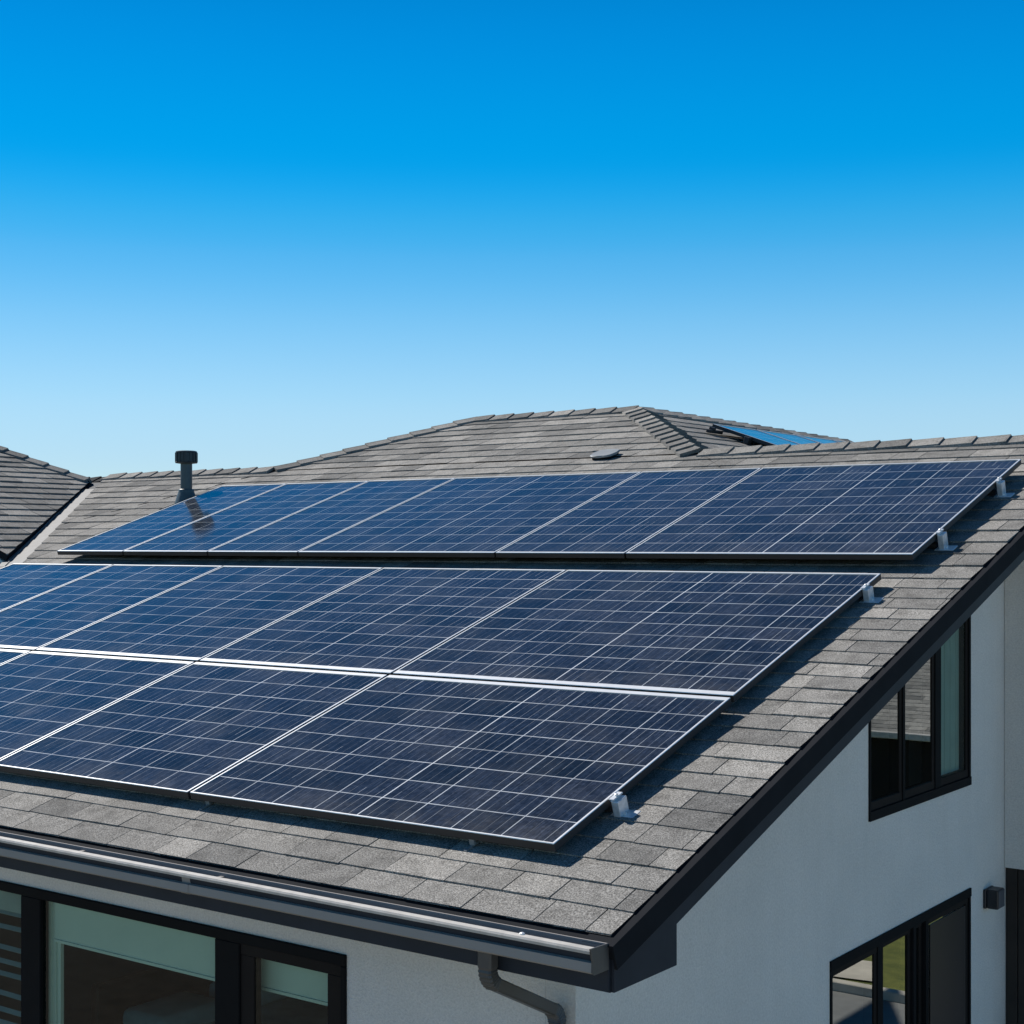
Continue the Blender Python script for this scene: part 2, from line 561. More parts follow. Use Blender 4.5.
# ------------------------------------------------------------------ ground
def sheet(name, x0, x1, y0, y1, z, mat, kind='structure'):
    bm = bmesh.new()
    bm.faces.new([bm.verts.new(p) for p in ((x0, y0, z), (x1, y0, z), (x1, y1, z), (x0, y1, z))])
    o = obj(name, bm, mat, recalc=False)
    o['kind'] = kind
    return o
GZ = -1.5                                     # the lot falls away below the house floor
sheet('ground', -1500, 1500, -1500, 1500, GZ, M['grass'])
sheet('path', -0.42, 14.0, 8.0, 13.4, GZ + 0.006, M['paving'])
sheet('bounce_ground_right', 4.8, 26, -24, 7.9, GZ + 0.004, M['concrete'])  # added unseen pale ground, bounces sunlight onto the shaded gable wall
sheet('bounce_ground_front', -30, 4.7, -24, -1.3, GZ + 0.005, M['bounce'])  # added unseen ground, its warm tone bounces light onto the front wall
kb = obj('kerb', boxes([(-0.40, 14.0, 13.4, 13.55, GZ, GZ + 0.12)], 0.01), M['concrete'])
kb['kind'] = 'structure'
bm = bmesh.new()
pts = []
for i in range(13):
    a = i / 12
    pts.append((4.05 + a * 4.0, 13.5 + 0.45 * (1 - a) ** 3 + 0.5 * a))
lo = [bm.verts.new((x, y + 0.06, GZ + 0.026)) for x, y in pts]
hi = [bm.verts.new((x, y + 0.15 + min(0.85, 3.2 * math.sqrt(max(0.0, x - 4.05) / 4)), GZ + 0.026)) for x, y in pts]
for i in range(12):
    bm.faces.new((lo[i], lo[i + 1], hi[i + 1], hi[i]))
st_ = obj('stepping_path', bm, M['concrete'], recalc=False)
st_['kind'] = 'structure'

# ------------------------------------------------------------------ the house
RS = 6.80                                     # slope length eave to ridge
YR, ZR = RS * CP, EZ + RS * SP                # ridge line
XL = -13.4                                    # far left end
YB = 2 * YR
YC = 9.6                                      # the short back slope ends here
GX = -0.43                                    # gable wall plane
FY = 0.43                                     # front wall plane

house = empty('house', 'white stucco house with dark eaves under a grey shingled roof', 'house', Matrix.Translation((-6.0, 6.4, 0)))
HI = house.matrix_world.inverted()
def hpart(name, bm, mats, parent=None, smooth=False):
    """a part of the house given in world coordinates"""
    o = obj(name, bm, mats, parent or house, smooth=smooth)
    o.matrix_parent_inverse = Matrix.Identity(4)
    if (parent or house) is house:
        o.matrix_local = HI
    return o

# roof body: deck, soffits and boxed eaves in one section swept along the eave
bm = bmesh.new()
D = -0.148
# split in convex-ish pieces: two slopes and two boxes, butted
sl_f = [(0, FY - 0.003, EZ + FY * TP + D), (0, YR, ZR + D), (0, YR, ZR), (0, FY - 0.003, EZ + (FY - 0.003) * TP)]
bx_f = [(0, 0, EZ - 0.165), (0, FY - 0.003, EZ - 0.165), (0, FY - 0.003, EZ + (FY - 0.003) * TP), (0, 0, EZ)]
for s_ in (sl_f, bx_f):
    prism(bm, s_, (XL, 0, 0))
zc = EZ + (YB - YC) * TP
prism(bm, [(0, YR, ZR + D), (0, YR, ZR), (0, YC, zc), (0, YC, zc + D)], (XL, 0, 0))
roof = hpart('roof', bm, M['charcoal'])

def rpart(name, bm, mats, matrix=None, smooth=False):
    """a piece of the roof: local roof-plane coordinates (matrix) or world coordinates"""
    o = obj(name, bm, mats, roof, smooth=smooth)
    o.matrix_local = matrix if matrix is not None else Matrix.Identity(4)
    return o

MSH = MAIN @ Matrix.Translation((0, 0, 0.014))     # top of the deck
SH = [M['shingle'], M['underlay']]
XS = -0.012
V0 = 0.03
SPLIT = V0 + 0.157 * 24
Fx = lambda s: -8.438 + (s - 3.961) * (-10.334 + 8.438) / (6.317 - 3.961)     # right edge of the valley metal
rpart('shingles', shingles([(XL, V0), (XS, V0), (XS, SPLIT), (XL, SPLIT)], V0, seed=11), SH, MSH)
rpart('shingles', shingles([(Fx(SPLIT), SPLIT), (XS, SPLIT), (XS, RS), (Fx(RS), RS)], SPLIT, expo=0.215, thick=0.007, seed=12), SH, MSH)
# the raised hip in the middle runs on in the same plane
A2, B2, C2, D2 = (-8.10, RS), (-3.25, RS), (-4.903, 8.64), (-6.902, 8.64)
rpart('shingles', shingles([A2, B2, C2, D2], SPLIT, expo=0.230, thick=0.008, seed=13), SH, MSH)
A, B, C, Dp = rp(*A2, 0.018), rp(*B2, 0.018), rp(*C2, 0.018), rp(*D2, 0.018)
# its right-hand slope
pr = math.atan2(C.z - B.z, B.x - C.x)
RIGHT = frame_of(C, (0, 1, 0), (-math.cos(pr), 0, math.sin(pr)))
RIi = RIGHT.inverted()
lB = RIi @ B
E = RIGHT @ Vector((4.30, -0.30, 0))
e0 = (4.30, -0.30)
dn = -2.35
rpart('shingles', shingles([(lB.x * dn / lB.y, dn), (6.4, dn), e0, (0, 0)], V0, expo=0.22, thick=0.007, seed=14), SH, RIGHT)
# its left-hand slope and its back
pl = math.atan2(Dp.z - A.z, Dp.x - A.x)
LEFT = frame_of(Dp, (0, -1, 0), (math.cos(pl), 0, math.sin(pl)))
lA = LEFT.inverted() @ A
k_ = -2.6 / lA.y
rpart('shingles', shingles([(-2.6, -2.6), (lA.x * k_, -2.6), (0, 0)], V0, seed=15), SH, LEFT)
BACKH = frame_of(Dp, (-1, 0, 0), (0, -CP, SP))
rpart('shingles', shingles([(-2.0, -2.6), (2.2, -2.6), (0, 0), (Dp.x - C.x, 0)], V0, seed=16), SH, BACKH)
# back slope of the main roof
BACK = frame_of((0, YR, ZR), (-1, 0, 0), (0, -CP, SP))
rpart('shingles', shingles([(-XS, -(YC - YR) / CP), (-XL, -(YC - YR) / CP), (-XL, 0), (-XS, 0)], V0, seed=17), SH, BACK)

# left wing: slope facing right, meeting the main slope in a valley
T = rp(-10.697, 6.423, 0.020)
Bv = rp(-8.667, 3.928, 0.020)
pw = math.atan2(T.z - Bv.z, Bv.x - T.x)
WING = frame_of(Bv, (0, 1, 0), (-math.cos(pw), 0, math.sin(pw)))
WI = WING.inverted()
hipd = (Vector((-12.329, 5.468, EZ + 2.624)) - Vector((-10.707, 6.216, EZ + 2.007)))
PK = Vector((-10.707, 6.216, EZ + 2.007)) + hipd * 1.5
Tt = Vector((-10.707, 6.216, EZ + 2.007))
lT, lP, lV = WI @ T, WI @ PK, Vector((0, 0, 0))
lTt = WI @ Tt
WOFF = Matrix.Translation((0, 0, 0.05))
wing_poly = [(0, 0), (lTt.x, lTt.y), (lP.x, lP.y), (0.0, lP.y)]
rpart('shingles', shingles(wing_poly, 0.02, expo=0.172, lift=0.004, thick=0.010, seed=21), SH, WING @ WOFF)
bm = bmesh.new()
prism(bm, [(x, y, -0.003) for x, y in wing_poly], (0, 0, 0.050))
wing = rpart('wing_roof', bm, M['drip'], WING)
bm = bmesh.new()                              # front cheek of the wing, standing on the main slope
cx = [Bv, WING @ Vector((0, lP.y, 0))]
low = rp(cx[1].x, 3.928, 0.0)
prism(bm, [(Bv.x, Bv.y, Bv.z - 0.02), (cx[1].x, Bv.y, cx[1].z - 0.02), (cx[1].x, Bv.y, Bv.z - 0.05)], (0, 0.08, 0))
hpart('wing_wall', bm, M['stucco'])
bm = bmesh.new()                              # far slope of the wing
q = [Tt + Vector((0, 0, 0.04)), PK + Vector((0, 0, 0.04)), PK + Vector((-0.4, 3.4, -1.1)), Tt + Vector((0.2, 1.6, -0.55))]
bm.faces.new([bm.verts.new(p) for p in q])
rpart('wing_back_slope', bm, M['shingle'])

# valley metal
bm = bmesh.new()
s0, s1 = 3.80, 6.34
Vx = lambda s: -8.667 + (s - 3.928) * (-10.697 + 8.667) / (6.423 - 3.928)
pp = [(Vx(s0) - 0.05, s0), (Fx(s0) + 0.05, s0), (Fx(s1) + 0.05, s1), (Vx(s1) - 0.05, s1)]
prism(bm, [(x, s, 0.0015) for x, s in pp], (0, 0, 0.0135))
# folded rib
prism(bm, [(Vx(s0) + 0.05, s0, 0.0155), (Vx(s0) + 0.058, s0, 0.0155), (Vx(s1) + 0.058, s1, 0.0155), (Vx(s1) + 0.05, s1, 0.0155)], (0, 0, 0.008))
rpart('valley_flashing', bm, M['flashing'], MAIN)

# cap shingles
dF, dB = Vector((0, -CP, -SP)), Vector((0, CP, -SP))
dR = Vector((math.cos(pr), 0, -math.sin(pr)))
dL = Vector((-math.cos(pl), 0, -math.sin(pl)))
dW = Vector((math.cos(pw), 0, -math.sin(pw)))
def perp(w, a, b):
    """direction w made square to the line a-b but kept in its slope"""
    d = (Vector(b) - Vector(a)).normalized()
    w = Vector(w)
    return (w - d * w.dot(d)).normalized()
rg = Vector((0, YR, ZR + 0.020))
for (p, q, a, b, sd) in (
        (Vector((0.02, YR, rg.z)), Vector((B.x + 0.06, YR, rg.z)), dF, dB, 31),
        (Vector((A.x, YR, rg.z)), Vector((-10.62, YR, rg.z)), dF, dB, 32),
        (B, C, dF, dR, 33), (A, Dp, dF, dL, 34), (C, Dp, dF, dB, 35), (E, C, dR, Vector((-CP, 0, -SP)), 36)):
    a_, b_ = perp(a, p, q), perp(b, p, q)
    rpart('ridge_cap', ridge_caps(p, q, a_, b_, sd, **(dict(width=0.165, expo=0.2, th=0.022) if sd == 33 else {})), SH)
Th, Ph = Tt + Vector((0, 0, 0.055)), PK + Vector((0, 0, 0.055))
rpart('ridge_cap', ridge_caps(Th, Ph, perp(dW, Th, Ph), perp((-0.2, 0.95, -0.36), Th, Ph), 37, expo=0.26, width=0.10, th=0.022), SH)
# low saddle piece where the wing hip runs into the main ridge
rpart('ridge_cap', ridge_caps(Vector((-10.60, YR, rg.z - 0.03)), Vector((-11.2, YR, rg.z - 0.03)), dF, dB, 38), [M['drip'], M['drip']])

# eave and rake metal, rake boards
bm = bmesh.new()
prism(bm, [(0.018, -0.018, -0.045), (0.018, -0.018, 0.004), (0.018, V0 + 0.10, 0.0105), (0.018, V0 + 0.10, -0.045)], (XL, 0, 0))
o_ = rpart('drip_edge', bm, M['drip'], MAIN)
bm = bmesh.new()
prism(bm, [(0.0185, -0.022, -0.080), (0.027, -0.022, -0.080), (0.027, -0.022, 0.011), (-0.10, -0.022, 0.011), (-0.10, -0.022, 0.005), (0.0185, -0.022, 0.005)], (0, RS + 0.02, 0))
rpart('drip_edge', bm, M['drip'], MAIN)
bm = bmesh.new()
prism(bm, [(0.003, 0.004, EZ - 0.163), (0.003, FY, EZ - 0.163), (0.003, FY, EZ + FY * TP + D - 0.004), (0.003, YR, ZR + D - 0.004), (0.003, YR, ZR - 0.02), (0.003, 0.004, EZ - 0.02)], (0.012, 0, 0))
rpart('rake_board', bm, M['charcoal'])
bm = bmesh.new()
box(bm, XL, 0.0, -0.012, -0.002, EZ - 0.160, EZ - 0.006)
rpart('fascia_board', bm, M['charcoal'])

# walls
def gz(y):
    return EZ + (y if y < YR else YB - y) * TP - 0.07
W1 = [(3.23, EZ - 0.10), (4.79, EZ - 0.10), (4.79, EZ + 4.79 * TP + D - 0.035), (3.23, EZ + 3.23 * TP + D - 0.035)]
W2 = [(2.74, 0.95), (4.79, 0.95), (4.79, EZ - 0.735), (2.74, EZ - 0.735)]
out = [(FY, GZ), (YC - 0.3, GZ), (YC - 0.3, gz(YC - 0.3)), (YR, gz(YR)), (FY, gz(FY))]
bm = holed([(GX, y, z) for y, z in out], [[(GX, y, z) for y, z in w] for w in (W1, W2)], (-0.14, 0, 0))
gwall = hpart('gable_wall', bm, M['stucco'])
FX0, FX1, FZ1, FZ0 = -5.30, -1.61, EZ - 0.385, 0.70
bm = holed([(XL + 0.4, FY, GZ), (GX - 0.141, FY, GZ), (GX - 0.141, FY, EZ + 0.02), (XL + 0.4, FY, EZ + 0.02)],
           [[(FX0, FY, FZ0), (FX1, FY, FZ0), (FX1, FY, FZ1), (FX0, FY, FZ1)]], (0, 0.14, 0))
hpart('front_wall', bm, M['stucco'])
hpart('back_wall', boxes([(XL + 0.4, GX - 0.15, YC - 0.45, YC - 0.3, GZ, zc - 0.06), (-10.6, -2.95, YC - 0.29, 14.2, GZ, zc - 0.25)]), M['stucco'])
hpart('end_wall', boxes([(XL + 0.4, XL + 0.54, FY + 0.15, YC - 0.46, GZ, EZ + 0.02)]), M['stucco'])
# bay under the rake at the right
BY = 5.43
bm = bmesh.new()
bt = lambda y: EZ + y * TP + D - 0.012
prism(bm, [(GX + 0.003, BY, EZ - 0.72), (GX + 0.003, 8.6, EZ - 0.72), (GX + 0.003, 8.6, EZ + (YB - 8.6) * TP + D - 0.03), (GX + 0.003, YR, bt(YR)), (GX + 0.003, BY, bt(BY))], (0.40, 0, 0))
hpart('bay', bm, M['stucco'])
bm = bmesh.new()
for i in range(5):
    box(bm, GX + 0.004 + i * 0.08, GX + 0.078 + i * 0.08, BY + 0.025, BY + 0.06, GZ, EZ - 0.722)
box(bm, GX + 0.003, GX + 0.395, BY + 0.06, 8.6, GZ, EZ - 0.722)
hpart('timber_cladding', bm, M['darkwood'])
# inside
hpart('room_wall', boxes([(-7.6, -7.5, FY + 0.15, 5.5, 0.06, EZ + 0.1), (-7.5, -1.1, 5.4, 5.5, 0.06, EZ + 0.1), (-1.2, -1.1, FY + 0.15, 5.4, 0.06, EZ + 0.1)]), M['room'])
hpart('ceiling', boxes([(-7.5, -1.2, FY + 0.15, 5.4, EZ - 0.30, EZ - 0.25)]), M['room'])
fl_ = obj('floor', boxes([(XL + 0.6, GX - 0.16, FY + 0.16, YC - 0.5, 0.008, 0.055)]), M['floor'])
fl_['kind'] = 'structure'

# ---- windows
def bar(bm, x0, x1, z0, z1, y0, y1):
    box(bm, x0, x1, y0, y1, z0, z1)

# front window: one wide frame, three lights
bm = bmesh.new()
fw = 0.055
bar(bm, FX0, FX1, FZ1 - 0.05, FZ1, FY - 0.014, FY + 0.09)
bar(bm, FX0, FX1, FZ0, FZ0 + 0.06, FY - 0.014, FY + 0.09)
for a, b in ((FX0, FX0 + fw), (-3.87, -3.71), (-2.42, -2.26), (FX1 - 0.03, FX1)):
    bar(bm, a, b, FZ0 + 0.06, FZ1 - 0.05, FY - 0.012, FY + 0.034)
bevel_all(bm, 0.004)
fwin = hpart('window', bm, M['frame'])
fwin['label'] = 'wide dark framed window below the gutter'
def wpart(parent, name, bm, mat, label=None):
    o = obj(name, bm, mat, parent)
    if label:
        o['label'] = label
    return o
def sash(x0, x1, z0, z1, y0, y1, w, wt):
    bm = bmesh.new()
    bar(bm, x0, x1, z1 - wt, z1, y0, y1)
    bar(bm, x0, x1, z0, z0 + wt, y0, y1)
    bar(bm, x0, x0 + w, z0 + wt, z1 - wt, y0 + 0.002, y1 - 0.002)
    bar(bm, x1 - w, x1, z0 + wt, z1 - wt, y0 + 0.002, y1 - 0.002)
    bevel_all(bm, 0.003)
    return bm
def pane_bm(x0, x1, z0, z1):
    bm = bmesh.new()
    bm.faces.new([bm.verts.new((x, FY + 0.008, z)) for x, z in ((x0, z0), (x1, z0), (x1, z1), (x0, z1))])
    return bm
zt, zb = FZ1 - 0.05, FZ0 + 0.06
wpart(fwin, 'sash', sash(-2.26, FX1 - 0.03, zb, zt, FY - 0.002, FY + 0.05, 0.085, 0.05), M['sash'])
wpart(fwin, 'pane', pane_bm(-2.17, FX1 - 0.12, zb + 0.05, zt - 0.05), M['glass'])
wpart(fwin, 'pane', pane_bm(-3.715, -2.415, zb - 0.005, zt + 0.005), M['glass'])
wpart(fwin, 'pane', pane_bm(FX0 + 0.05, -3.865, zb - 0.005, zt + 0.005), M['glass'])
wpart(fwin, 'roller_blind', boxes([(-3.665, -2.40, FY + 0.045, FY + 0.049, EZ - 0.640, zt + 0.004), (-3.665, -2.40, FY + 0.040, FY + 0.054, EZ - 0.655, EZ - 0.641)]), M['blind'])
wpart(fwin, 'roller_blind', boxes([(-2.27, -1.60, FY + 0.10, FY + 0.104, EZ - 0.650, zt + 0.004), (-2.27, -1.60, FY + 0.095, FY + 0.109, EZ - 0.665, EZ - 0.651)]), M['blind'])
bm = bmesh.new()
for i in range(5):
    bar(bm, -3.73 + i * 0.02, -3.71 + i * 0.02, 0.2, zt, FY + 0.056 + 0.010 * (i % 2), FY + 0.075 + 0.010 * (i % 2))
wpart(fwin, 'curtain', bm, M['blind'])
bm = bmesh.new()
z = zt - 0.16
k = 0
while z > FZ0 + 0.05:                                        # slatted blind behind the left light
    prism(bm, [(FX0, FY + 0.095, z), (FX0, FY + 0.118, z + 0.016), (FX0, FY + 0.119, z + 0.0145), (FX0, FY + 0.096, z - 0.0015)], (-3.86 - FX0, 0, 0.01 * math.sin(k * 2.1)))
    z -= 0.085 + 0.012 * math.sin(k * 1.7)
    k += 1
box(bm, FX0, -3.86, FY + 0.095, FY + 0.12, zt - 0.14, zt)
wpart(fwin, 'slatted_blind', bm, M['curtain'])

# gable windows, in (y, z) of the gable wall
def prismx(bm, yz, x0, x1):
    prism(bm, [(x0, y, z) for y, z in yz], (x1 - x0, 0, 0))
def quad_between(y0, y1, zlo, zhi):
    """zlo, zhi are functions of y"""
    return [(y0, zlo(y0)), (y1, zlo(y1)), (y1, zhi(y1)), (y0, zhi(y0))]
def gable_window(y0, y1, zb, ztop, parts, label):
    c = lambda k: (lambda y: zb + k)
    tp = lambda k: (lambda y: ztop(y) - k)
    bm = bmesh.new()
    X0, X1 = GX - 0.09, GX + 0.007
    prismx(bm, quad_between(y0, y1, c(0), c(0.05)), X0, X1 + 0.004)
    prismx(bm, quad_between(y0, y1, tp(0.05), tp(0)), X0, X1 + 0.004)
    for a, b in ((y0, y0 + 0.022), (y1 - 0.028, y1)):
        prismx(bm, quad_between(a, b, c(0.05), tp(0.05)), X0, X1)
    win = hpart('window', bm, M['frame'])
    win['label'] = label
    for (a, b, kind, xo) in parts:
        if kind == 'post':
            bm = bmesh.new()
            prismx(bm, quad_between(a, b, c(0.051), tp(0.051)), X0 + 0.01, X1 - 0.003)
            wpart(win, 'mullion', bm, M['frame'])
            continue
        if kind == 'screen':
            bm = bmesh.new()
            prismx(bm, quad_between(a + 0.05, b - 0.03, c(0.06), tp(0.10)), GX - 0.008, GX - 0.005)
            wpart(win, 'pane', bm, M['lampblack'])
        w = 0.034
        bm = bmesh.new()
        xa, xb = GX - 0.05 + xo, GX - 0.002 + xo
        prismx(bm, quad_between(a, b, c(0.052), c(0.052 + w * 1.3)), xa, xb)
        prismx(bm, quad_between(a, b, tp(0.052 + w), tp(0.052)), xa, xb)
        prismx(bm, quad_between(a, a + w * 0.6, c(0.052 + w * 1.3), tp(0.052 + w)), xa + 0.002, xb - 0.002)
        prismx(bm, quad_between(b - w, b, c(0.052 + w * 1.3), tp(0.052 + w)), xa + 0.002, xb - 0.002)
        wpart(win, 'sash', bm, M['sash'])
        bm = bmesh.new()
        bm.faces.new([bm.verts.new((GX - 0.010 + xo, y, z)) for y, z in quad_between(a + 0.01, b - 0.01, c(0.06), tp(0.06))])
        wpart(win, 'pane', bm, M['gableglass'] if kind != 'curtain' else M['glass'])
        if kind == 'curtain':
            bm = bmesh.new()
            for i in range(10):
                yy = a + (b - a) * i / 10
                prismx(bm, quad_between(yy, yy + (b - a) / 10, c(-0.02), tp(-0.03)), GX - 0.05 - 0.002 * (i % 2), GX - 0.045 - 0.002 * (i % 2))
            wpart(win, 'curtain', bm, M['curtain'])
    return win
slope_top = lambda y: EZ + y * TP + D - 0.035
gable_window(3.23, 4.79, EZ - 0.10, slope_top,
             [(3.252, 3.705, 'sash', 0.0), (3.705, 3.735, 'post', 0), (3.735, 4.20, 'sash', 0.0), (4.20, 4.29, 'post', 0), (4.29, 4.762, 'curtain', 0.0)],
             'slope topped dark window tucked under the rake')
flat_top = lambda y: EZ - 0.735
gable_window(2.74, 4.79, 0.95, flat_top,
             [(2.762, 3.35, 'sash', 0.0), (3.35, 3.42, 'post', 0), (3.42, 3.86, 'sash', -0.012), (3.86, 3.90, 'post', 0), (3.90, 4.05, 'sash', -0.02), (4.05, 4.09, 'post', 0), (4.09, 4.762, 'screen', 0.0)],
             'lower dark framed window of the gable wall')

# ---- gutter
gp = [(-0.004, 0.010), (-0.004, -0.078), (-0.092, -0.078), (-0.104, -0.070), (-0.102, -0.038), (-0.090, -0.034), (-0.094, -0.006), (-0.114, -0.006), (-0.116, 0.004), (-0.112, 0.011), (-0.086, 0.013), (-0.082, 0.002), (-0.080, -0.034),
      (-0.096, -0.066), (-0.090, -0.071), (-0.012, -0.071), (-0.012, 0.010)]
bm = bmesh.new()
k = len(gp)
ends = []
for x in (XL, 0.0):
    ends.append([bm.verts.new((x, -0.012 + y, EZ + z)) for y, z in gp])
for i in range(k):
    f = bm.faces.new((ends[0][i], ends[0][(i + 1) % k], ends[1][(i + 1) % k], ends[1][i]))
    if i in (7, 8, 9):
        f.material_index = 1  # rim paler than the gutter body
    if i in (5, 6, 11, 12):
        f.material_index = 2  # shade under the rim put into the colour; inner front face dark too
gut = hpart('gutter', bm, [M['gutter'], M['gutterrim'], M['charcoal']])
bm = bmesh.new()
prism(bm, [(-0.001, -0.012 + y, EZ + z) for y, z in ((-0.004, 0.010), (-0.004, -0.080), (-0.093, -0.080), (-0.1055, -0.070), (-0.1035, -0.036), (-0.1165, 0.0135))], (0.006, 0, 0))
obj('end_cap', bm, M['pipe'], gut)
bm = bmesh.new()
lathe(bm, [(0.010, 0.0), (0.010, 0.006), (0.005, 0.009)], 10, (-0.30, -0.10))
bmesh.ops.translate(bm, verts=bm.verts[:], vec=(0, 0, EZ + 0.010))
obj('hanger_screw', bm, M['galv'], gut)
for x in (-2.05, -4.4):                                       # slip joints
    bm = bmesh.new()
    prism(bm, [(x, -0.012 + y, EZ + z) for y, z in ((-0.004, -0.0795), (-0.0925, -0.0795), (-0.1055, -0.0705), (-0.1035, -0.0375), (-0.0905, -0.0335), (-0.0955, -0.0075), (-0.0905, -0.0075), (-0.0855, -0.034), (-0.1035, -0.070), (-0.0915, -0.0765), (-0.004, -0.0765))], (0.05, 0, 0))
    obj('slip_joint', bm, M['gutter'], gut)
for x in (-1.9, -2.8, -3.7, -4.6):
    obj('hanger', boxes([(x, x + 0.02, -0.092, -0.018, EZ - 0.006, EZ - 0.003)]), M['gutter'], gut)

# ---- downspout: rectangular pipe with ribbed elbows
def sweep_rect(path, w, d):
    """path in the y-z plane at constant x; ribs where the path says so"""
    bm = bmesh.new()
    rings = []
    n_ = len(path)
    for i, (y, z, s) in enumerate(path):
        a = path[max(0, i - 1)]; b = path[min(n_ - 1, i + 1)]
        t = Vector((0, b[0] - a[0], b[1] - a[1])).normalized()
        nn = Vector((1, 0, 0)).cross(t)
        c = Vector((0, y, z))
        ww, dd = w * s / 2, d * s / 2
        r = 0.25
        ring = []
        for (p, q) in ((-1, -1 + r), (-1 + r, -1), (1 - r, -1), (1, -1 + r), (1, 1 - r), (1 - r, 1), (-1 + r, 1), (-1, 1 - r)):
            ring.append(bm.verts.new(c + Vector((1, 0, 0)) * (p * ww) + nn * (q * dd)))
        rings.append(ring)
    for a, b in zip(rings, rings[1:]):
        for i in range(8):
            bm.faces.new((a[i], a[(i + 1) % 8], b[(i + 1) % 8], b[i]))
    bm.faces.new(rings[0][::-1]); bm.faces.new(rings[-1])
    bmesh.ops.translate(bm, verts=bm.verts[:], vec=(-0.485, 0, 0))
    return bm
def elbow(cy, cz, r, a0, a1, k=12):
    o = []
    for i in range(k + 1):
        a = R(a0 + (a1 - a0) * i / k)
        o.append((cy + r * math.cos(a), cz + r * math.sin(a), 1.0 if i % 2 else 0.90))
    return o
path = [(-0.055, EZ - 0.066, 1.0), (-0.055, EZ - 0.14, 1.0)]
# first elbow turns towards the wall, second turns down again
e1 = elbow(0.015, EZ - 0.150, 0.07, 180, 244)
e2 = [(0.385 - 0.07 + 0.07 * math.cos(R(a)), EZ - 0.455 + 0.07 * math.sin(R(a)), 1.0 if i % 2 else 0.90) for i, a in enumerate([64 - 64 * j / 12 for j in range(13)])]
path += e1 + e2 + [(0.385, EZ - 0.50, 1.0), (0.385, GZ + 0.05, 1.0)]
dsp = hpart('downspout', sweep_rect(path, 0.062, 0.052), M['pipe'])
hpart('pipe_strap', boxes([(-0.525, -0.445, 0.352, FY - 0.001, EZ - 0.66, EZ - 0.63)], 0.002), M['pipe'])

# ---- vent pipe and flat vent on the roof
vx, vs = -8.14, 5.62
base = rp(vx, vs, 0.02)
vent = hpart('vent_pipe', (lambda b: (lathe(b, [(0.058, 0.05), (0.058, 0.44)], 24), b)[1])(bmesh.new()), M['plastic'], smooth=False)
vent.matrix_local = HI @ Matrix.Translation(base) @ Matrix.Diagonal((0.94, 0.94, 0.91, 1))
vent['label'] = 'grey green vent pipe with a ribbed cap'
bm = bmesh.new()
lathe(bm, [(0.070, 0.425), (0.108, 0.430), (0.112, 0.442), (0.106, 0.446), (0.104, 0.535), (0.108, 0.540), (0.106, 0.552), (0.090, 0.558)], 32)
for i in range(18):
    a = 2 * math.pi * i / 18
    ca, sa = math.cos(a), math.sin(a)
    vs_ = []
    for r_, w_ in ((0.100, 0.008), (0.113, 0.006)):
        for sg in (-1, 1):
            for z_ in (0.444, 0.538):
                vs_.append(bm.verts.new((r_ * ca - sg * w_ * sa, r_ * sa + sg * w_ * ca, z_)))
    for q in ((0, 1, 3, 2), (4, 6, 7, 5), (0, 4, 5, 1), (2, 3, 7, 6), (1, 5, 7, 3), (0, 2, 6, 4)):
        bm.faces.new([vs_[j] for j in q])
obj('vent_cap', bm, M['darkplastic'], vent)
bm = bmesh.new()
lathe(bm, [(0.13, -0.03), (0.115, 0.02), (0.085, 0.115), (0.078, 0.135), (0.079, 0.150), (0.072, 0.160), (0.059, 0.162)], 28)
obj('flashing_boot', bm, M['plastic'], vent, smooth=True)
bm = bmesh.new()
box(bm, -0.19, 0.15, -0.20, 0.20, 0.004, 0.010)
o_ = obj('base_plate', bm, M['drip'], vent)
o_.matrix_local = Matrix.Rotation(PITCH, 4, 'X')

bm = bmesh.new()
box(bm, -0.085, 0.085, -0.08, 0.08, 0.0, 0.034)
fv = hpart('roof_vent', bm, M['drip'])
fv.matrix_local = HI @ MAIN @ Matrix.Translation((-4.16, 6.80, 0.008))
fv['label'] = 'low flat grey roof vent near the ridge'
bm = bmesh.new()
k = 20
prof = []
for i in range(k):
    a = 2 * math.pi * i / k
    ca, sa = math.cos(a), math.sin(a)
    prof.append((0.115 * math.copysign(abs(ca) ** 0.6, ca), 0.115 * math.copysign(abs(sa) ** 0.6, sa), 0.0345))
prism(bm, prof, (0, 0, 0.020))
bevel_all(bm, 0.006)
obj('vent_hood', bm, M['ventmetal'], fv)

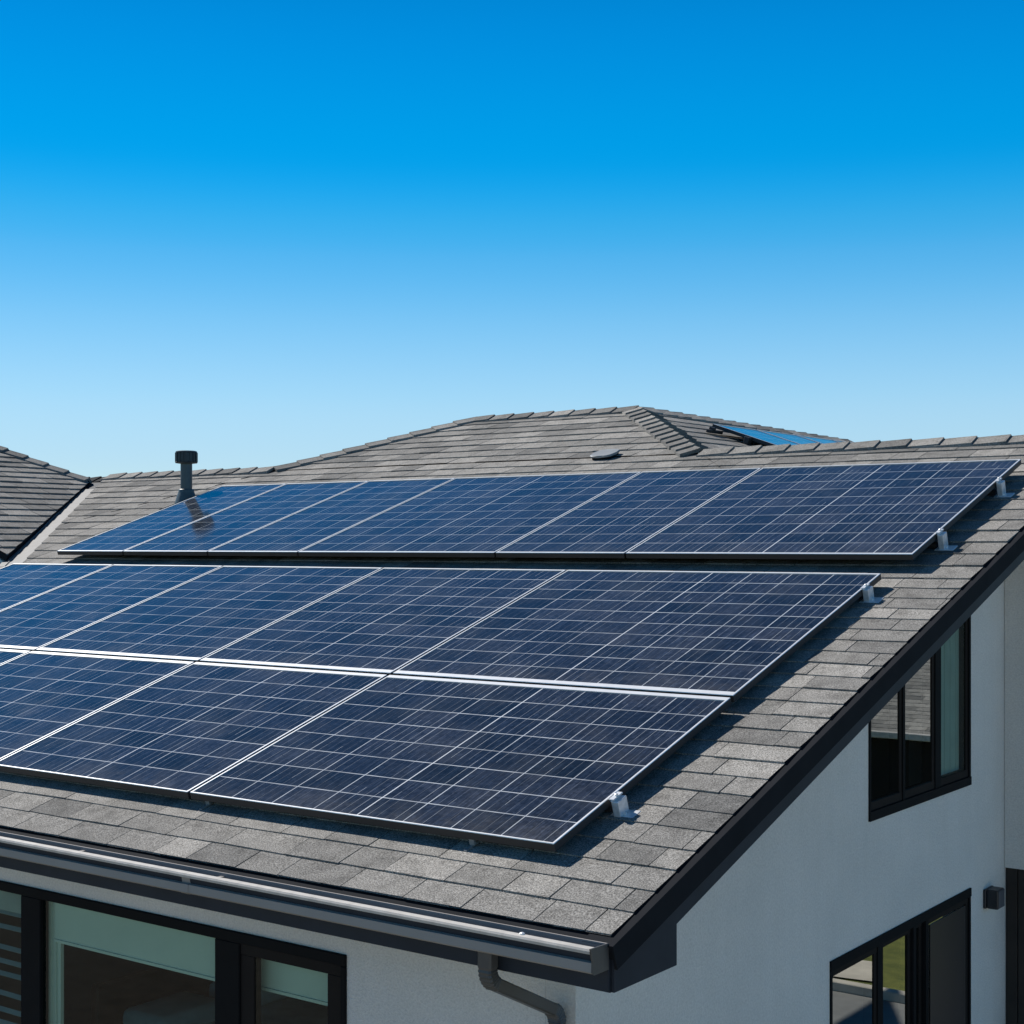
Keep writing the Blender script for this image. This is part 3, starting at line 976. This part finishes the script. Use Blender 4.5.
# ------------------------------------------------------------------ solar panels
def make_panel(label, plane, x0, x1, s0, s1, cols, rows, group, h=0.092, lip_lo=0.016, lip_hi=0.016, lip_side=0.010, gap=0.009, half=None, lean=0.0):
    """one framed module lying above a roof plane; local x along the roof, y up the slope"""
    x0 += gap; x1 -= gap; s0 += gap; s1 -= gap
    w, l_ = x1 - x0, s1 - s0
    root = empty('solar_panel', label, 'solar panel', plane @ Matrix.Translation((x0, s0, h - 0.035)), group)
    bm = bmesh.new()
    T_ = 0.035
    def ring(o, z):
        return [bm.verts.new((px + lean * py, py, z)) for px, py in ((o[0], o[1]), (w - o[0], o[1]), (w - o[0], l_ - o[2]), (o[0], l_ - o[2]))]
    ou0 = ring((0, 0, 0), 0.0); ou1 = ring((0, 0, 0), T_ - 0.003); ou2 = ring((0.0015, 0.0015, 0.0015), T_)
    in1 = ring((lip_side, lip_lo, lip_hi), T_); in0 = ring((lip_side, lip_lo, lip_hi), T_ - 0.006)
    inb = ring((0.03, 0.03, 0.03), 0.0)
    for (a, b, mi) in ((ou0, ou1, 1), (ou1, ou2, 0), (ou2, in1, 0), (in1, in0, 0), (inb, ou0, 1)):
        for i in range(4):
            f = bm.faces.new((a[i], a[(i + 1) % 4], b[(i + 1) % 4], b[i]))
            f.material_index = mi
    obj('frame', bm, [M['silver'], M['blackframe']], root)
    bm = bmesh.new()
    uvl = bm.loops.layers.uv.new('cells')
    mg = 0.006
    xa, xb, ya, yb = lip_side - 0.001, w - lip_side + 0.001, lip_lo - 0.001, l_ - lip_hi + 0.001
    zt_ = T_ - 0.004
    f = bm.faces.new([bm.verts.new((px + lean * py, py, zt_)) for px, py in ((xa, ya), (xb, ya), (xb, yb), (xa, yb))])
    cw, ch = (xb - xa) / cols, (yb - ya) / rows
    for lp, uv in zip(f.loops, ((0, 0), (cols, 0), (cols, rows), (0, rows))):
        lp[uvl].uv = uv
    vb = [bm.verts.new((px + lean * py, py, 0.02)) for px, py in ((xa, ya), (xb, ya), (xb, yb), (xa, yb))]
    fb = bm.faces.new(vb[::-1])
    fb.material_index = 1
    o = obj('cell_sheet', bm, [M['cells'], M['blackframe']], root, recalc=False)
    o['cell_width'] = cw
    o['cell_height'] = ch
    o['half_columns'] = float(cols // 2 if half is None else half)
    return root

LEAN = 0.017                                  # the lower array was laid a degree out of square
G1 = 'solar panels of the lower array'
lower = [(-2.572, -0.500, 8), (-4.092, -2.572, 6), (-5.67, -4.092, 6), (-6.93, -5.67, 5), (-8.23, -6.93, 5)]
rowsL = [('bottom', 0.438, 1.915, 8), ('top', 1.923, 3.672, 10)]
names_bottom = ['near corner solar panel with a bracket at its lower right edge, closest to the gutter',
                'bottom row solar panel just left of the near corner panel, above the gutter',
                'bottom row solar panel second left of the near corner panel, cut by photo edge',
                'bottom row solar panel farthest left, only a sliver at the left of the photo']
names_top = ['rightmost upper row panel of the lower array, with a bracket at its top right',
             'upper row panel of the lower array, second from the right end',
             'upper row panel in the middle of the lower array, third from the right end',
             'upper row panel of the lower array, fourth from the right end',
             'leftmost upper row panel of the lower array, cut by the left of the photo']
for i, (xa, xb, n_) in enumerate(lower):
    if i < 4:
        make_panel(names_bottom[i], MAIN, xa, xb, rowsL[0][1], rowsL[0][2], n_, 8, G1, lip_lo=0.008, lip_hi=0.034, lean=LEAN)
    dx = LEAN * (rowsL[1][1] - rowsL[0][1])
    make_panel(names_top[i], MAIN, xa + dx, xb + dx, rowsL[1][1], rowsL[1][2], n_, 10, G1, lip_lo=0.038, lip_hi=0.018, lean=LEAN)
G2 = 'solar panels of the upper array'
upper = [(-2.259, -0.379, 8, 'rightmost wide panel of the upper array, beside two brackets near the rake'),
         (-3.279, -2.259, 4, 'narrow panel of the upper array directly left of its rightmost wide panel'),
         (-5.099, -3.279, 8, 'wide panel in the middle of the upper array with a bright centre line'),
         (-6.069, -5.099, 4, 'narrow panel of the upper array left of the wide middle panel'),
         (-7.069, -6.069, 4, 'narrow panel of the upper array, next to the one by the vent pipe'),
         (-7.925, -7.069, 4, 'leftmost panel of the upper array, mirroring the vent pipe in its glass')]
for xa, xb, n_, lb in upper:
    make_panel(lb, MAIN, xa + 0.02, xb + 0.02, 3.908, 5.905, n_, 10, G2, h=0.120, gap=0.007, lip_lo=0.02, lip_hi=0.016, half=4 if n_ == 8 else 0)
# panels on the far slope behind the ridge
G3 = 'solar panels on the far slope'
far_names = ['nearest far slope panel behind the ridge, with dark clamps at its edge',
             'second far slope panel behind the ridge, mirroring the sky',
             'third far slope panel behind the ridge, mirroring the sky',
             'last far slope panel, at the right end of the hip ridge']
for i in range(4):
    y0 = 0.12 + i * 0.90
    make_panel(far_names[i], RIGHT, y0, y0 + 0.90, -2.25, -0.74, 4, 8, G3, gap=0.016)

# mounting rails with end brackets
def bracket_bm():
    bm = bmesh.new()
    box(bm, -0.030, 0.080, -0.042, 0.042, 0.014, 0.020)      # foot
    box(bm, -0.006, 0.028, -0.034, 0.034, 0.020, 0.086)      # clamp body
    box(bm, -0.006, 0.004, -0.038, 0.038, 0.086, 0.0922)
    box(bm, -0.014, 0.012, -0.036, 0.036, 0.0926, 0.0990)    # lip over the frame
    bevel_all(bm, 0.002)
    lathe(bm, [(0.008, 0.099), (0.008, 0.106), (0.004, 0.108)], 8, (0.002, 0))
    lathe(bm, [(0.007, 0.020), (0.007, 0.028), (0.003, 0.030)], 8, (0.030, 0))
    return bm
rails = [(0.865, -0.476, -7.3, 'lowest mounting rail, its silver end bracket at the near corner panel'),
         (3.44, -0.452, -8.0, 'mounting rail whose silver end bracket is at the top right of the lower array'),
         (4.32, -0.352, -8.0, 'mounting rail whose silver end bracket is low on the right edge of the upper array'),
         (5.39, -0.352, -8.0, 'topmost mounting rail, its silver end bracket near the upper right corner')]
brk = None
for s_, xr, xl, lb in rails:
    root = empty('mounting_rail', lb, 'mounting rail', MAIN @ Matrix.Translation((xr, s_, 0)), 'rails under the solar panels')
    obj('rail', boxes([(xl - xr, -0.024, -0.018, 0.018, 0.030, 0.056)]), M['blackframe'], root)
    if brk is None:
        brk = obj('bracket', bracket_bm(), M['galv'], root)
    else:
        c = brk.copy(); COL.objects.link(c); c.parent = root
        c.scale.z = 1.29 if s_ > 4 else 1.0
    x = -0.35
    while x > xl - xr + 0.2:
        obj('rail_foot', boxes([(x - 0.02, x + 0.02, -0.03, 0.03, 0.014, 0.0295)]), M['blackframe'], root)
        x -= 1.2
    if s_ < 1:
        for x, y in ((-0.42, -0.462), (-1.98, -0.450)):
            o = obj('edge_foot', boxes([(x - 0.046, x - 0.030, y + 0.012, y + 0.10, 0.016, 0.024), (x - 0.046, x - 0.020, y + 0.055, y + 0.07, 0.024, 0.056)], 0.001), M['ventmetal'], root)
# bits of racking at the edge of the far panels
root = empty('racking_stub', 'dark racking stub and clamp at the corner of the far slope panels', 'mounting rail', RIGHT @ Matrix.Translation((-0.13, -0.86, 0)))
obj('stub', boxes([(0.02, 0.28, -0.02, 0.02, 0.02, 0.05), (0.08, 0.12, -0.025, 0.03, 0.045, 0.075)], 0.003), M['blackframe'], root)
for y in (-0.34, -0.85, -1.3):
    obj('clamp', boxes([(0.20, 0.275, y, y + 0.05, 0.02, 0.080)], 0.003), M['blackframe'], root)

# ------------------------------------------------------------------ wall lamp
wlmp = empty('wall_lamp', 'small dark box lamp on the gable wall beside the timber cladding', 'wall lamp', Matrix.Translation((GX, 5.10, EZ - 0.85)))
obj('mounting_plate', boxes([(0.002, 0.018, -0.075, 0.075, -0.06, 0.06)], 0.003), M['lampblack'], wlmp)
obj('lamp_body', boxes([(0.018, 0.09, -0.06, 0.06, -0.06, 0.06)], 0.005), M['lampblack'], wlmp)
obj('lamp_face', boxes([(0.0905, 0.095, -0.054, 0.054, -0.054, 0.054)], 0.002), M['lampgrey'], wlmp)
obj('lens', boxes([(0.03, 0.08, -0.05, 0.05, -0.064, -0.061)]), M['lime'], wlmp)

# ------------------------------------------------------------------ bed seen through the front window
bed = empty('bed', 'bed with white bedding inside the room behind the front window', 'bed', Matrix.Translation((-4.75, 3.25, 0.055)))
bm = boxes([(-1.0, 1.0, -0.8, 0.8, 0.12, 0.34), (-1.08, -1.0, -0.85, 0.85, 0.0, 1.0)], 0.015)
for x in (-0.9, 0.9):
    for y in (-0.7, 0.7):
        box(bm, x - 0.04, x + 0.04, y - 0.04, y + 0.04, 0.0, 0.12)
obj('bed_frame', bm, M['darkwood'], bed)
bm = boxes([(-0.98, 0.99, -0.79, 0.79, 0.345, 0.66)])
bevel_all(bm, 0.06, 3)
obj('mattress', bm, M['linen'], bed, smooth=True)
for y in (-0.4, 0.4):
    bm = boxes([(-0.95, -0.5, y - 0.3, y + 0.3, 0.661, 0.82)])
    bevel_all(bm, 0.06, 3)
    obj('pillow', bm, M['linen'], bed, smooth=True)

# ------------------------------------------------------------------ garage behind the gable (seen mirrored in the gable windows)
gar = empty('garage', 'low garage with a grey shingled roof mirrored in the gable windows', 'garage', Matrix.Translation((8.0, 23.5, GZ)))
GI = gar.matrix_world.inverted()
GE = Vector((0, 20.0, 0.97))
gx0, gx1 = 1.5, 16.0
def gpart(name, bm, mats, mtx=None):
    o = obj(name, bm, mats, gar)
    o.matrix_local = GI @ mtx if mtx is not None else GI
    return o
gpart('wall', boxes([(gx0 + 0.3, gx1 - 0.3, 20.4, 26.0, GZ, 0.93)]), M['sash'])
GR = frame_of((0, GE.y, GE.z), (1, 0, 0), (0, CP, SP))
bm = bmesh.new()
gy1 = GE.y + 3.6 * CP
gz1 = GE.z + 3.6 * SP
prism(bm, [(gx0, GE.y, GE.z - 0.12), (gx0, 2 * gy1 - GE.y, GE.z - 0.12), (gx0, 2 * gy1 - GE.y, GE.z - 0.004), (gx0, gy1, gz1 - 0.004), (gx0, GE.y, GE.z - 0.004)], (gx1 - gx0, 0, 0))
gr_ = gpart('roof', bm, M['charcoal'])
o = obj('shingles', shingles([(gx0, -0.03), (gx1, -0.03), (gx1, 3.6), (gx0, 3.6)], seed=41), SH, gr_)
o.matrix_local = GR
gpart('gutter', boxes([(gx0, gx1, GE.y - 0.13, GE.y - 0.02, GE.z - 0.10, GE.z + 0.01)], 0.01), M['gutterrim'])
